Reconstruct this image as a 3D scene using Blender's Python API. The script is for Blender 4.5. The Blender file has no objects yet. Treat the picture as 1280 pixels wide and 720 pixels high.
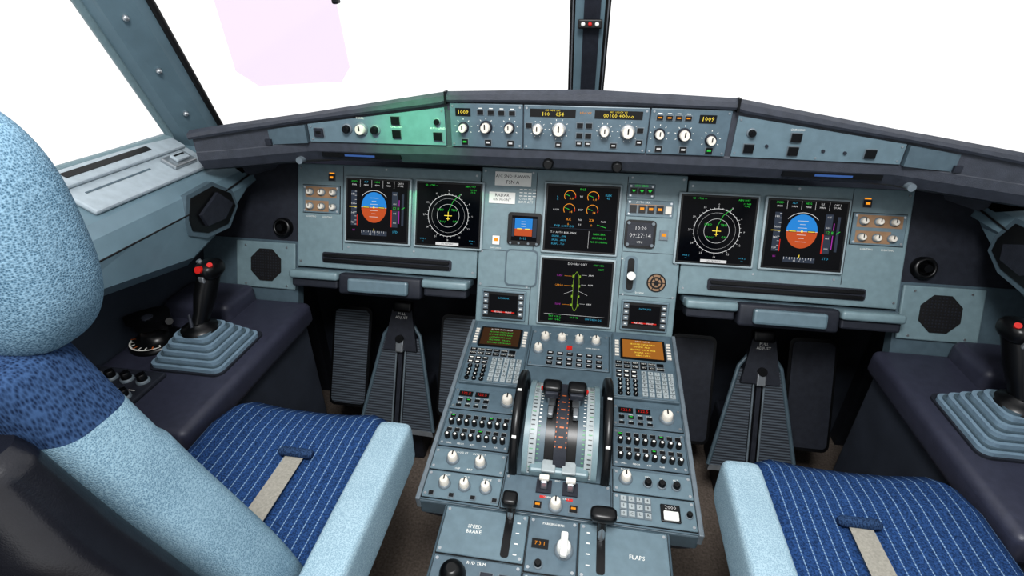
import bpy,bmesh,math,random
from mathutils import Vector,Matrix
random.seed(3)
scn=bpy.context.scene
scn.view_settings.view_transform='Standard'
try: scn.view_settings.look='Medium High Contrast'
except Exception: pass
COL=scn.collection
# ------------------------------------------------------------ materials
def lin(c):
    r=[]
    for v in c:
        v/=255.0
        r.append(v/12.92 if v<=.04045 else ((v+.055)/1.055)**2.4)
    return (r[0],r[1],r[2],1)
def new(name):
    m=bpy.data.materials.new(name);m.use_nodes=True
    nt=m.node_tree;b=nt.nodes.get('Principled BSDF');return m,nt,b
def mat(name,rgb,rough=.5,metal=0,emit=0,var=.12,scale=60,bump=0,bscale=400,coat=0,spec=.5):
    m,nt,b=new(name);c=lin(rgb)
    b.inputs['Roughness'].default_value=rough;b.inputs['Metallic'].default_value=metal
    b.inputs['Coat Weight'].default_value=coat;b.inputs['Specular IOR Level'].default_value=spec
    if emit:
        b.inputs['Base Color'].default_value=(0,0,0,1);b.inputs['Specular IOR Level'].default_value=.1
        b.inputs['Emission Color'].default_value=c;b.inputs['Emission Strength'].default_value=emit
        return m
    tc=nt.nodes.new('ShaderNodeTexCoord')
    n=nt.nodes.new('ShaderNodeTexNoise');n.inputs['Scale'].default_value=scale;n.inputs['Detail'].default_value=4
    nt.links.new(tc.outputs['Object'],n.inputs['Vector'])
    r=nt.nodes.new('ShaderNodeValToRGB')
    r.color_ramp.elements[0].position=.3;r.color_ramp.elements[1].position=.7
    r.color_ramp.elements[0].color=tuple(x*(1-var) for x in c[:3])+(1,)
    r.color_ramp.elements[1].color=tuple(min(1,x*(1+var)) for x in c[:3])+(1,)
    nt.links.new(n.outputs['Fac'],r.inputs['Fac']);nt.links.new(r.outputs['Color'],b.inputs['Base Color'])
    if bump:
        n2=nt.nodes.new('ShaderNodeTexNoise');n2.inputs['Scale'].default_value=bscale
        nt.links.new(tc.outputs['Object'],n2.inputs['Vector'])
        bp=nt.nodes.new('ShaderNodeBump');bp.inputs['Strength'].default_value=bump;bp.inputs['Distance'].default_value=.002
        nt.links.new(n2.outputs['Fac'],bp.inputs['Height']);nt.links.new(bp.outputs['Normal'],b.inputs['Normal'])
    return m
def math_node(nt,op,a,b=None):
    n=nt.nodes.new('ShaderNodeMath');n.operation=op
    for i,v in enumerate((a,b)):
        if v is None: continue
        if isinstance(v,(int,float)): n.inputs[i].default_value=v
        else: nt.links.new(v,n.inputs[i])
    return n.outputs[0]
def weave(name,c1,c2,freq=420,rough=.95,bump=.4,streak=(1,1,1)):
    m,nt,b=new(name);b.inputs['Roughness'].default_value=rough;b.inputs['Specular IOR Level'].default_value=.12
    tc=nt.nodes.new('ShaderNodeTexCoord')
    mp=nt.nodes.new('ShaderNodeMapping');mp.inputs['Scale'].default_value=streak
    nt.links.new(tc.outputs['Object'],mp.inputs['Vector'])
    v=nt.nodes.new('ShaderNodeTexVoronoi');v.inputs['Scale'].default_value=freq;v.inputs['Randomness'].default_value=.75
    nt.links.new(mp.outputs['Vector'],v.inputs['Vector'])
    n=nt.nodes.new('ShaderNodeTexNoise');n.inputs['Scale'].default_value=14;n.inputs['Detail'].default_value=6
    nt.links.new(tc.outputs['Object'],n.inputs['Vector'])
    f=math_node(nt,'ADD',math_node(nt,'MULTIPLY',v.outputs['Distance'],.9),math_node(nt,'MULTIPLY',n.outputs['Fac'],.35))
    r=nt.nodes.new('ShaderNodeValToRGB');r.color_ramp.elements[0].position=.25;r.color_ramp.elements[1].position=.85
    r.color_ramp.elements[0].color=lin(c1);r.color_ramp.elements[1].color=lin(c2)
    nt.links.new(f,r.inputs['Fac']);nt.links.new(r.outputs['Color'],b.inputs['Base Color'])
    bp=nt.nodes.new('ShaderNodeBump');bp.inputs['Strength'].default_value=bump;bp.inputs['Distance'].default_value=.001
    nt.links.new(v.outputs['Distance'],bp.inputs['Height']);nt.links.new(bp.outputs['Normal'],b.inputs['Normal'])
    return m
def pinstripe(name,base,line,period=.021,w=.10,ax='X'):
    m,nt,b=new(name);b.inputs['Roughness'].default_value=.95;b.inputs['Specular IOR Level'].default_value=.12
    tc=nt.nodes.new('ShaderNodeTexCoord');s=nt.nodes.new('ShaderNodeSeparateXYZ')
    nt.links.new(tc.outputs['Object'],s.inputs[0])
    fr=math_node(nt,'FRACT',math_node(nt,'MULTIPLY',s.outputs[ax],1/period))
    lt=math_node(nt,'LESS_THAN',fr,w)
    fy=math_node(nt,'FRACT',math_node(nt,'MULTIPLY',s.outputs['Y'],1/.005))
    lt=math_node(nt,'MULTIPLY',lt,math_node(nt,'ADD',math_node(nt,'MULTIPLY',math_node(nt,'LESS_THAN',fy,.6),.6),.3))
    n=nt.nodes.new('ShaderNodeTexNoise');n.inputs['Scale'].default_value=350;n.inputs['Detail'].default_value=3
    nt.links.new(tc.outputs['Object'],n.inputs['Vector'])
    r=nt.nodes.new('ShaderNodeValToRGB');c=lin(base)
    r.color_ramp.elements[0].position=.35;r.color_ramp.elements[1].position=.65
    r.color_ramp.elements[0].color=tuple(x*.55 for x in c[:3])+(1,);r.color_ramp.elements[1].color=tuple(x*1.5 for x in c[:3])+(1,)
    nt.links.new(n.outputs['Fac'],r.inputs['Fac'])
    mx=nt.nodes.new('ShaderNodeMix');mx.data_type='RGBA'
    nt.links.new(lt,mx.inputs[0]);nt.links.new(r.outputs['Color'],mx.inputs[6]);mx.inputs[7].default_value=lin(line)
    nt.links.new(mx.outputs[2],b.inputs['Base Color'])
    return m
def glassmat(name,col,gl=.04):
    m,nt,b=new(name);nt.nodes.remove(b)
    o=nt.nodes['Material Output'];t=nt.nodes.new('ShaderNodeBsdfTransparent');t.inputs[0].default_value=col
    g=nt.nodes.new('ShaderNodeBsdfGlossy');g.inputs['Roughness'].default_value=.05
    mx=nt.nodes.new('ShaderNodeMixShader');mx.inputs[0].default_value=gl
    nt.links.new(t.outputs[0],mx.inputs[1]);nt.links.new(g.outputs[0],mx.inputs[2]);nt.links.new(mx.outputs[0],o.inputs[0])
    return m
PANEL=mat('panel_blue_grey',(114,134,140),.38,var=.08)
PANEL2=mat('panel_blue_grey_dark',(78,94,103),.4,var=.1)
PLATE=mat('plate_blue_grey',(98,117,126),.36,var=.08)
PED=mat('pedestal_plate',(84,101,111),.36,var=.1)
DARK=mat('dark_plastic',(42,45,53),.5,var=.15,bump=.15,spec=.3)
GLARE=mat('glareshield_leather',(58,62,71),.5,var=.15,bump=.4,bscale=700)
CONS=mat('console_plastic',(56,58,72),.38,var=.12,bump=.15,bscale=900)
FOOT=mat('footwell_paint',(54,59,69),.6,var=.2,scale=12,spec=.3)
BLACK=mat('black_plastic',(12,13,15),.33,spec=.4)
GLOSS=mat('black_shell',(24,25,31),.28,var=.1,bump=.10,bscale=500)
RUB=mat('rubber_seal',(20,20,22),.6)
SCR=mat('screen_glass',(5,6,11),.1,spec=.12)
FRAME=mat('bezel_light',(146,160,165),.4,var=.05)
WHITE=mat('white_paint',(225,225,220),.5,var=.03)
KNOB=mat('knob_cream',(212,207,197),.35,var=.05)
KGREY=mat('knob_grey',(105,115,122),.4)
LGREY=mat('key_light_grey',(150,158,160),.45)
METAL=mat('brushed_metal',(175,180,184),.3,metal=.8,var=.08)
SILVER=mat('silver_paint',(160,171,178),.4,metal=.1,var=.08)
WALLM=mat('wall_lining',(100,121,131),.42,var=.08,scale=20)
WALLD=mat('wall_lower',(54,62,74),.6,var=.15,scale=15)
BOOT=mat('rubber_boot',(116,137,152),.5,var=.08)
BRN=mat('floor_carpet',(116,106,98),.95,var=.3,scale=150)
HEAD=weave('headrest_cloth',(48,78,98),(122,150,168),560)
LBLUE=weave('bolster_cloth',(78,106,124),(132,158,172),600,bump=.4)
SHEEP=weave('armrest_fleece',(112,138,152),(154,176,187),520,bump=.5)
DENIM=weave('denim_cloth',(16,28,50),(54,76,108),420,streak=(1,1,.35))
PIN=pinstripe('pinstripe_cloth',(40,66,106),(132,158,184),period=.0187)
STRAP=mat('belt_webbing',(146,143,134),.8,var=.15,scale=300)
RED=mat('red_paint',(180,35,30),.4)
AMBP=mat('tan_plate',(140,112,86),.5,var=.1)
ORG=mat('orange_paint',(180,98,52),.5);GRN=mat('green_paint',(95,150,110),.5)
def E(n,c,s=1.0): return mat(n,c,emit=s)
eW=E('lit_white',(235,235,235),.75);eG=E('lit_green',(70,225,90),.65);eC=E('lit_cyan',(80,190,225),.7)
eY=E('lit_yellow',(250,225,90),1.0);eO=E('lit_amber',(245,160,50),.9);eR=E('lit_red',(220,50,40),.8)
eM=E('lit_magenta',(190,70,190),.7);eB=E('sky_blue',(50,140,215),.85);eBr=E('ground_brown',(195,90,48),.85)
eGr=E('tape_grey',(62,70,84),.8);eAm=E('amber_page',(176,116,52),.75);eBar=E('strip_lamp',(90,130,200),.5)
eDim=E('screen_brown',(84,58,38),.6);eYG=E('lit_olive',(150,190,60),.7)
VIS=glassmat('visor_tint',(.925,.865,.935,1),.015);GLASS=glassmat('window_glass',(1,1,1,1),.02)
def ribbed():
    m,nt,b=new('ribbed_rubber');b.inputs['Roughness'].default_value=.55
    tc=nt.nodes.new('ShaderNodeTexCoord');w=nt.nodes.new('ShaderNodeTexWave');w.wave_type='BANDS';w.bands_direction='Z'
    w.inputs['Scale'].default_value=45;nt.links.new(tc.outputs['Object'],w.inputs['Vector'])
    r=nt.nodes.new('ShaderNodeValToRGB');r.color_ramp.elements[0].color=lin((32,35,42));r.color_ramp.elements[1].color=lin((84,93,102))
    nt.links.new(w.outputs['Fac'],r.inputs['Fac']);nt.links.new(r.outputs['Color'],b.inputs['Base Color'])
    return m
RIB=ribbed()
# ------------------------------------------------------------ mesh builder
def frame(o,x,y,z):
    M=Matrix.Identity(4)
    for i in range(3): M[i][0]=x[i];M[i][1]=y[i];M[i][2]=z[i];M[i][3]=o[i]
    return M
class MB:
    def __init__(s,name,M=None):
        s.name=name;s.v=[];s.f=[];s.mi=[];s.sm=[];s.mats=[];s.M=M or Matrix.Identity(4)
    def add(s,vs,fs,mt,smooth=False):
        b=len(s.v);s.v+= [s.M@Vector(v) for v in vs]
        if mt not in s.mats:s.mats.append(mt)
        k=s.mats.index(mt)
        for f in fs:
            s.f.append([b+i for i in f]);s.mi.append(k);s.sm.append(smooth)
    def bm(s,bm,mt,smooth=False):
        bm.verts.index_update()
        s.add([v.co.copy() for v in bm.verts],[[v.index for v in f.verts] for f in bm.faces],mt,smooth);bm.free()
    def box(s,x0,x1,y0,y1,z0,z1,mt,bev=0,seg=2):
        if bev:
            bm=bmesh.new();bmesh.ops.create_cube(bm,size=1)
            for v in bm.verts: v.co=Vector(((x0+x1)/2+v.co.x*(x1-x0),(y0+y1)/2+v.co.y*(y1-y0),(z0+z1)/2+v.co.z*(z1-z0)))
            bmesh.ops.bevel(bm,geom=bm.edges[:],offset=bev,segments=seg,affect='EDGES',profile=.5)
            s.bm(bm,mt,seg>2);return
        vs=[(x,y,z) for z in (z0,z1) for y in (y0,y1) for x in (x0,x1)]
        s.add(vs,[(0,2,3,1),(4,5,7,6),(0,1,5,4),(2,6,7,3),(0,4,6,2),(1,3,7,5)],mt)
    def prism(s,pts,z0,z1,mt,bev=0):
        n=len(pts);a=sum(pts[i][0]*pts[(i+1)%n][1]-pts[(i+1)%n][0]*pts[i][1] for i in range(n))
        if a<0: pts=pts[::-1]
        vs=[(p[0],p[1],z0) for p in pts]+[(p[0],p[1],z1) for p in pts]
        fs=[tuple(range(n-1,-1,-1)),tuple(range(n,2*n))]+[(i,(i+1)%n,n+(i+1)%n,n+i) for i in range(n)]
        if bev:
            bm=bmesh.new();vv=[bm.verts.new(v) for v in vs]
            for f in fs: bm.faces.new([vv[i] for i in f])
            bm.normal_update()
            top=[e for e in bm.edges if all(v.co.z==max(z0,z1) for v in e.verts)]
            bmesh.ops.bevel(bm,geom=top,offset=bev,segments=2,affect='EDGES');s.bm(bm,mt);return
        s.add(vs,fs,mt)
    def rrect(s,x0,x1,y0,y1,r,z0,z1,mt,bev=0,n=4):
        p=[]
        for cx,cy,a in ((x1-r,y1-r,0),(x0+r,y1-r,90),(x0+r,y0+r,180),(x1-r,y0+r,270)):
            for i in range(n+1):
                t=math.radians(a+90*i/n);p.append((cx+r*math.cos(t),cy+r*math.sin(t)))
        s.prism(p,z0,z1,mt,bev)
    def extx(s,yz,x0,x1,mt,smooth=False):
        n=len(yz);vs=[(x0,p[0],p[1]) for p in yz]+[(x1,p[0],p[1]) for p in yz]
        s.add(vs,[tuple(range(n)),tuple(range(2*n-1,n-1,-1))],mt)
        s.add(vs,[(i,n+i,n+(i+1)%n,(i+1)%n) for i in range(n)],mt,smooth)
    def lathe(s,x,y,prof,mt,seg=16,smooth=True,z=0):
        vs=[];fs=[];m=len(prof)
        for r,h in prof:
            for i in range(seg):
                t=2*math.pi*i/seg;vs.append((x+r*math.cos(t),y+r*math.sin(t),z+h))
        for j in range(m-1):
            for i in range(seg):
                k=(i+1)%seg;fs.append((j*seg+i,j*seg+k,(j+1)*seg+k,(j+1)*seg+i))
        s.add(vs,fs,mt,smooth)
        s.add(vs[-seg:],[tuple(range(seg))],mt)
    def cyl(s,x,y,r,z0,z1,mt,seg=16): s.lathe(x,y,[(r,z0),(r,z1)],mt,seg)
    def loft(s,rings,mt,smooth=True,caps=True,split=None):
        n=len(rings[0]);b=len(s.v)
        s.v+=[s.M@Vector(p) for r in rings for p in r]
        def k(m):
            if m not in s.mats:s.mats.append(m)
            return s.mats.index(m)
        for j in range(len(rings)-1):
            m=split[1] if split and j>=split[0] else mt
            for i in range(n):
                s.f.append([b+j*n+i,b+j*n+(i+1)%n,b+(j+1)*n+(i+1)%n,b+(j+1)*n+i]);s.mi.append(k(m));s.sm.append(smooth)
        if caps:
            s.add(rings[0],[tuple(range(n-1,-1,-1))],mt,smooth);s.add(rings[-1],[tuple(range(n))],split[1] if split else mt,smooth)
    def tube(s,pts,rad,mt,seg=12,sy=1.0):
        pts=[Vector(p) for p in pts];rings=[]
        if not isinstance(rad,(list,tuple)): rad=[rad]*len(pts)
        for i,p in enumerate(pts):
            d=(pts[min(i+1,len(pts)-1)]-pts[max(i-1,0)]).normalized()
            up=Vector((0,0,1)) if abs(d.z)<.9 else Vector((1,0,0))
            a=d.cross(up).normalized();b=a.cross(d)
            rings.append([p+a*rad[i]*math.cos(2*math.pi*k/seg)+b*rad[i]*sy*math.sin(2*math.pi*k/seg) for k in range(seg)])
        s.loft(rings,mt)
    def sell(s,c,r,mt,e=.5,seg=40,rings=24):
        vs=[];fs=[]
        def sp(t,e): return math.copysign(abs(t)**e,t)
        for j in range(rings+1):
            ph=-math.pi/2+math.pi*j/rings
            for i in range(seg):
                t=2*math.pi*i/seg
                vs.append((c[0]+r[0]*sp(math.cos(ph),e)*sp(math.cos(t),e),c[1]+r[1]*sp(math.cos(ph),e)*sp(math.sin(t),e),c[2]+r[2]*sp(math.sin(ph),e)))
        for j in range(rings):
            for i in range(seg):
                k=(i+1)%seg;fs.append((j*seg+i,j*seg+k,(j+1)*seg+k,(j+1)*seg+i))
        s.add(vs,fs,mt,True)
    # flat drawing
    def rect(s,x0,x1,y0,y1,z,mt): s.add([(x0,y0,z),(x1,y0,z),(x1,y1,z),(x0,y1,z)],[(0,1,2,3)],mt)
    def line(s,x0,y0,x1,y1,w,z,mt):
        d=Vector((x1-x0,y1-y0));l=d.length or 1;nx,ny=-d.y/l*w/2,d.x/l*w/2
        s.add([(x0-nx,y0-ny,z),(x1-nx,y1-ny,z),(x1+nx,y1+ny,z),(x0+nx,y0+ny,z)],[(0,1,2,3)],mt)
    def ring(s,x,y,r,w,z,mt,a0=0,a1=360,n=40):
        vs=[];fs=[]
        for i in range(n+1):
            t=math.radians(a0+(a1-a0)*i/n);c,q=math.cos(t),math.sin(t)
            vs+= [(x+(r-w/2)*c,y+(r-w/2)*q,z),(x+(r+w/2)*c,y+(r+w/2)*q,z)]
        for i in range(n): fs.append((2*i,2*i+1,2*i+3,2*i+2))
        s.add(vs,fs,mt)
    def text(s,t,x,y,size,z,mt,al='CENTER'):
        c=bpy.data.curves.new('t','FONT');c.body=t;c.size=size;c.align_x=al;c.align_y='CENTER';c.resolution_u=1
        o=bpy.data.objects.new('t',c);me=bpy.data.meshes.new_from_object(o)
        s.add([(v.co.x+x,v.co.y+y,z) for v in me.vertices],[tuple(p.vertices) for p in me.polygons],mt)
        bpy.data.objects.remove(o);bpy.data.meshes.remove(me);bpy.data.curves.remove(c)
    # controls
    def knob(s,x,y,r,h,mt=None,z=0,skirt=KGREY,ptr=True,lab=None):
        mt=mt or KNOB
        s.lathe(x,y,[(r*1.35,0),(r*1.3,h*.25),(r*1.05,h*.3)],skirt,16,z=z)
        s.lathe(x,y,[(r,h*.3),(r*.95,h*.9),(r*.8,h)],mt,14,z=z)
        if ptr: s.box(x-r*.12,x+r*.12,y-r*.1,y+r*.9,z+h,z+h+.0008,BLACK)
        if lab: s.text(lab,x,y+r*2.1,.0055,z+.0007,WHITE)
    def btn(s,x,y,w,h,mt=BLACK,lit=None,z=0,d=.004,lab=None):
        s.box(x-w/2-.0015,x+w/2+.0015,y-h/2-.0015,y+h/2+.0015,z,z+.0015,KGREY)
        s.box(x-w/2,x+w/2,y-h/2,y+h/2,z,z+d,mt)
        if lit: s.rect(x-w*.3,x+w*.3,y-h*.12,y+h*.22,z+d+.0004,lit)
        if lab: s.text(lab,x,y+h*.5+.005,.005,z+.0006,WHITE)
    def screw(s,x,y,z=0,r=.0028): s.cyl(x,y,r,z,z+.0012,METAL,8)
    def panel(s,x0,x1,y0,y1,mt=PED,z=0,h=.004,screws=True):
        s.box(x0-.0012,x1+.0012,y0-.0012,y1+.0012,z-.002,z+.0008,BLACK)
        s.box(x0,x1,y0,y1,z,z+h,mt,bev=.0012,seg=1)
        if screws:
            for x in (x0+.006,x1-.006):
                for y in (y0+.006,y1-.006): s.screw(x,y,z+h)
    def out(s):
        me=bpy.data.meshes.new(s.name);me.from_pydata([tuple(v) for v in s.v],[],s.f)
        for m in s.mats: me.materials.append(m)
        me.polygons.foreach_set('material_index',s.mi);me.polygons.foreach_set('use_smooth',s.sm);me.update()
        o=bpy.data.objects.new(s.name,me);COL.objects.link(o);return o
T=math.radians(22);S=math.radians(8)
FA=frame((0,1.195,.876),(1,0,0),(0,math.sin(T),math.cos(T)),(0,-math.cos(T),math.sin(T)))
FG=frame((0,1.08,0),(1,0,0),(0,0,1),(0,-1,0))
FP=frame((0,1.09,.624),(1,0,0),(0,math.cos(S),math.sin(S)),(0,-math.sin(S),math.cos(S)))
def at(M,x,y,z=0): return M@Matrix.Translation((x,y,z))
def interp(tab,x):
    for (a,b),(c,d) in zip(tab,tab[1:]):
        if x<=c: return b+(d-b)*max(0,(x-a))/(c-a)
    return tab[-1][1]
# ------------------------------------------------------------ main instrument panel
p=MB('instrument_panel',FA)
for s in (-1,1):
    xs=sorted((s*.252,s*.745))
    p.box(xs[0],xs[1],-.165,.108,-.03,0,PANEL,bev=.003)
    xs=sorted((s*.747,s*1.03));p.box(xs[0],xs[1],-.10,.16,-.035,-.012,DARK)
    xs=sorted((s*.747,s*1.03));p.box(xs[0],xs[1],-.30,-.10,-.035,-.008,PANEL2)
    xs=sorted((s*.752,s*.925));p.box(xs[0],xs[1],-.232,-.106,-.008,0,PANEL,bev=.003)
    pts=[(s*.836+.047*math.cos(math.radians(22.5+45*i)),-.168+.047*math.sin(math.radians(22.5+45*i))) for i in range(8)]
    p.prism(pts,0,.003,RUB);
    for i in range(-5,6):
        for j in range(-5,6):
            if i*i+j*j<28: p.cyl(s*.836+i*.0075,-.168+j*.0075,.0020,.003,.0042,DARK,6)
    for dx,dy in ((-.06,.05),(.06,.05),(-.06,-.055),(.06,-.055)): p.screw(s*.836+dx,-.168+dy)
    p.lathe(s*.79,-.065,[(.026,-.012),(.026,.0),(.021,.008),(.016,.004),(.0155,-.01)],BLACK,24)
    p.cyl(s*.79,-.065,.009,-.01,.012,BLACK,16)
    xs=sorted((s*.318,s*.672));p.rrect(xs[0],xs[1],-.150,-.122,.006,0,.003,DARK)
    p.rrect(xs[0]+.006,xs[1]-.006,-.133,-.126,.003,.003,.010,BLACK);p.rrect(xs[0]+.006,xs[1]-.006,-.146,-.139,.003,.003,.010,BLACK)
    xs=sorted((s*.625,s*.728));a,b=xs
    if s>0:a,b=.622,.735
    p.panel(a,b,-.020,.052,PLATE)
    p.rect(a+.008,b-.008,.020,.048,.0045,AMBP);p.rect(a+.008,b-.03,-.016,.012,.0045,AMBP)
    for i in range(3): p.knob(a+.022+i*.032,.034,.0075,.012,z=.004)
    for i in range(3): p.knob(a+.022+i*.032,-.003,.0075,.012,z=.004)
    p.btn(s*.648,.073,.016,.016,DARK,eO);p.rect(s*.648-.007,s*.648+.007,.083,.086,.0015,eO)
    p.screw(s*.735,.095);p.screw(s*.262,-.15);p.screw(s*.735,-.15);p.screw(s*.262,.095);p.screw(s*.5,.1);p.screw(s*.42,-.105);p.screw(s*.60,-.105)
    for dx in (.705,.66): p.text("LIGHTING",s*dx,-.030,.006,.001,WHITE)
    p.box(s*.6165-.0006,s*.6165+.0006,-.115,.105,0,.0008,DARK)
p.box(-.249,.249,-.285,.118,-.03,.001,PANEL,bev=.003)
for x in (-.11,.11): p.box(x-.0008,x+.0008,-.28,.11,.0,.0015,DARK)
for y in (-.088,-.182): p.box(-.245,-.112,y-.0006,y+.0006,0,.0015,DARK)
p.box(.112,.245,-.1786,-.1774,0,.0015,DARK);p.box(.112,.245,-.0706,-.0694,0,.0015,DARK)
for x in (-.24,-.12,.12,.24):
    for y in (.108,-.092,-.176): p.screw(x,y,.001)
# placards
p.box(-.215,-.124,.074,.108,.001,.004,WHITE);p.text("A/C SNO: F-WWIV",-.17,.097,.0105,.0045,BLACK);p.text("FSN A",-.17,.083,.0125,.0045,BLACK)
p.box(-.228,-.162,.030,.058,.001,.004,WHITE);p.text("RADAR",-.195,.050,.011,.0045,BLACK);p.text("ON FRONT",-.195,.039,.009,.0045,BLACK)
p.text("COLR REF\nBKUP ATT",-.135,.04,.008,.0015,WHITE)
for i in range(4):
    for j in range(3): p.rect(-.152+i*.011,-.144+i*.011,.066-j*.008,.068-j*.008,.0015,WHITE)
p.btn(-.205,-.062,.018,.022,WHITE,eO);p.text("SWITCHING",-.205,-.082,.005,.0015,WHITE)
p.rrect(-.178,-.095,-.175,-.082,.012,.001,.004,PANEL2);p.rrect(-.174,-.099,-.171,-.086,.010,.004,.005,PANEL)
# landing gear indicator + auto brake
p.panel(.112,.175,.060,.094,PLATE)
for i in range(3): p.btn(.125+i*.019,.076,.015,.014,BLACK,z=.004);p.prism([(.120+i*.019,.079),(.130+i*.019,.079),(.125+i*.019,.073)],.008,.0088,eG)
p.text("LDG GEAR",.143,.089,.0065,.0045,eG)
p.panel(.112,.222,.016,.056,PLATE);p.text("AUTO BRK",.15,.050,.007,.0045,WHITE)
for i in range(4):
    x=.127+i*.021;p.btn(x,.034,.016,.018,BLACK,eO if i else None,z=.004)
p.rect(.119,.20,.043,.045,.0045,eO)
p.btn(.21,.034,.014,.018,KNOB,z=.004)
p.rrect(.112,.186,-.060,.008,.01,.001,.006,BLACK);p.rrect(.118,.180,-.054,.002,.006,.006,.007,DARK)
p.text("10:20",.149,-.012,.013,.0075,eW);p.text("09:27:14",.149,-.030,.015,.0075,eW);p.text("UTC",.149,-.046,.007,.0075,WHITE)
for x,y in ((.12,0),(.178,0),(.12,-.052),(.178,-.052)): p.cyl(x,y,.004,.006,.011,KGREY,10)
p.btn(.205,-.026,.018,.022,KGREY,z=.001,lit=eO)
# landing gear lever
p.rrect(.118,.150,-.170,-.080,.012,.001,.003,PLATE);p.rrect(.126,.142,-.164,-.086,.007,.003,.004,BLACK)
p.box(.131,.137,-.13,-.122,.003,.030,METAL);p.cyl(.134,-.126,.010,.028,.038,WHITE,16)
p.text("UP",.112,-.088,.006,.0015,WHITE);p.text("DOWN",.160,-.170,.006,.0015,WHITE)
p.cyl(.198,-.142,.023,.001,.003,BLACK,28);p.cyl(.198,-.142,.020,.003,.0045,AMBP,28);p.ring(.198,-.142,.013,.004,.005,BLACK)
for i in range(6):
    t=math.radians(60*i);p.line(.198,-.142,.198+.02*math.cos(t),-.142+.02*math.sin(t),.002,.0052,BLACK)
p.cyl(.198,-.142,.006,.0045,.0065,BLACK,14)
p.out()
# ------------------------------------------------------------ displays
def display(name,cx,cy,w,h,fn):
    d=MB(name,at(FA,cx,cy,.001))
    d.box(-w/2,w/2,-h/2,h/2,0,.010,FRAME,bev=.003)
    d.box(-w/2+.005,w/2-.005,-h/2+.005,h/2-.005,.0095,.0115,BLACK,bev=.001,seg=1)
    d.rect(-w/2+.0095,w/2-.0095,-h/2+.0095,h/2-.0095,.012,SCR)
    d.M=at(FA,cx,cy,.0135);fn(d,(w-.019),(h-.019));return d.out()
def pfd(d,w,h):
    r=.034;cx=-.008;cy=.008
    up=[(cx+r*math.cos(math.radians(a)),cy+r*1.15*math.sin(math.radians(a))) for a in range(0,181,10)]
    dn=[(x,2*cy-y) for x,y in up]
    d.prism(up,0,.0004,eB);d.prism(dn,0,.0004,eBr)
    d.ring(cx,cy,.043,.0012,.0004,eW,a0=40,a1=140,n=20)
    for i,l in enumerate((.010,.006,.012)):
        y=(i+1)*.008
        d.line(cx-l,cy+y,cx+l,cy+y,.001,.0008,eW);d.line(cx-l,cy-y,cx+l,cy-y,.001,.0008,eW)
    d.line(cx-.034,cy,cx+.034,cy,.001,.0008,eW)
    d.rect(cx-.029,cx-.012,cy-.0022,cy+.0022,.001,BLACK);d.rect(cx+.012,cx+.029,cy-.0022,cy+.0022,.001,BLACK)
    d.rect(cx-.028,cx-.013,cy-.0008,cy+.0008,.0013,eY);d.rect(cx+.013,cx+.028,cy-.0008,cy+.0008,.0013,eY)
    d.rect(cx-.002,cx+.002,cy-.002,cy+.002,.0013,eY)
    d.rect(-.070,-.055,-.040,.050,0,eGr)
    for i in range(9): d.line(-.060,-.037+i*.0105,-.055,-.037+i*.0105,.0009,.0004,eW)
    for i in range(4): d.text(str(180-i*20),-.065,.04-i*.024,.007,.0005,eW)
    d.line(-.075,.008,-.055,.008,.0015,.0006,eY);d.rect(-.054,-.052,-.04,-.012,.0004,eR)
    d.rect(.040,.056,-.040,.050,0,eGr);d.rect(.0375,.0405,-.04,.004,.0004,eR)
    d.rect(.040,.062,.002,.014,.0005,BLACK);d.text("12 8",.051,.008,.010,.0008,eG)
    for i in range(4): d.text("%03d"%(15-i*5),.048,.043-i*.024,.006,.0006,eW)
    d.rect(.066,.072,-.035,.045,0,eGr);d.line(.066,.006,.074,.012,.0014,.0005,eG)
    d.rect(.0585,.0605,-.03,.03,.0003,eM)
    d.rect(-.042,.028,-.064,-.052,0,eGr)
    for i in range(12): d.line(-.040+i*.006,-.052,-.040+i*.006,-.056 if i%2 else -.058,.0009,.0004,eW)
    d.text("35    0    1",-.007,-.061,.006,.0005,eW);d.line(-.007,-.052,-.007,-.046,.0014,.0005,eY)
    for x,t,c in ((-.062,"SPEED",eG),(-.030,"ALT",eC),(.0,"HDG",eG),(.03,"ILS",eW)):
        d.text(t,x,.072,.006,.0003,c);d.text("MAN",x,.064,.0055,.0003,eW)
    for x in (-.046,-.015,.015,.045): d.rect(x-.0003,x+.0003,.058,.077,.0002,eW)
    d.text("CAT 3\nDUAL",.062,.068,.006,.0003,eW);d.text("STD",.05,-.052,.008,.0003,eC);d.text("ILS",-.062,-.052,.006,.0003,eM)
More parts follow.
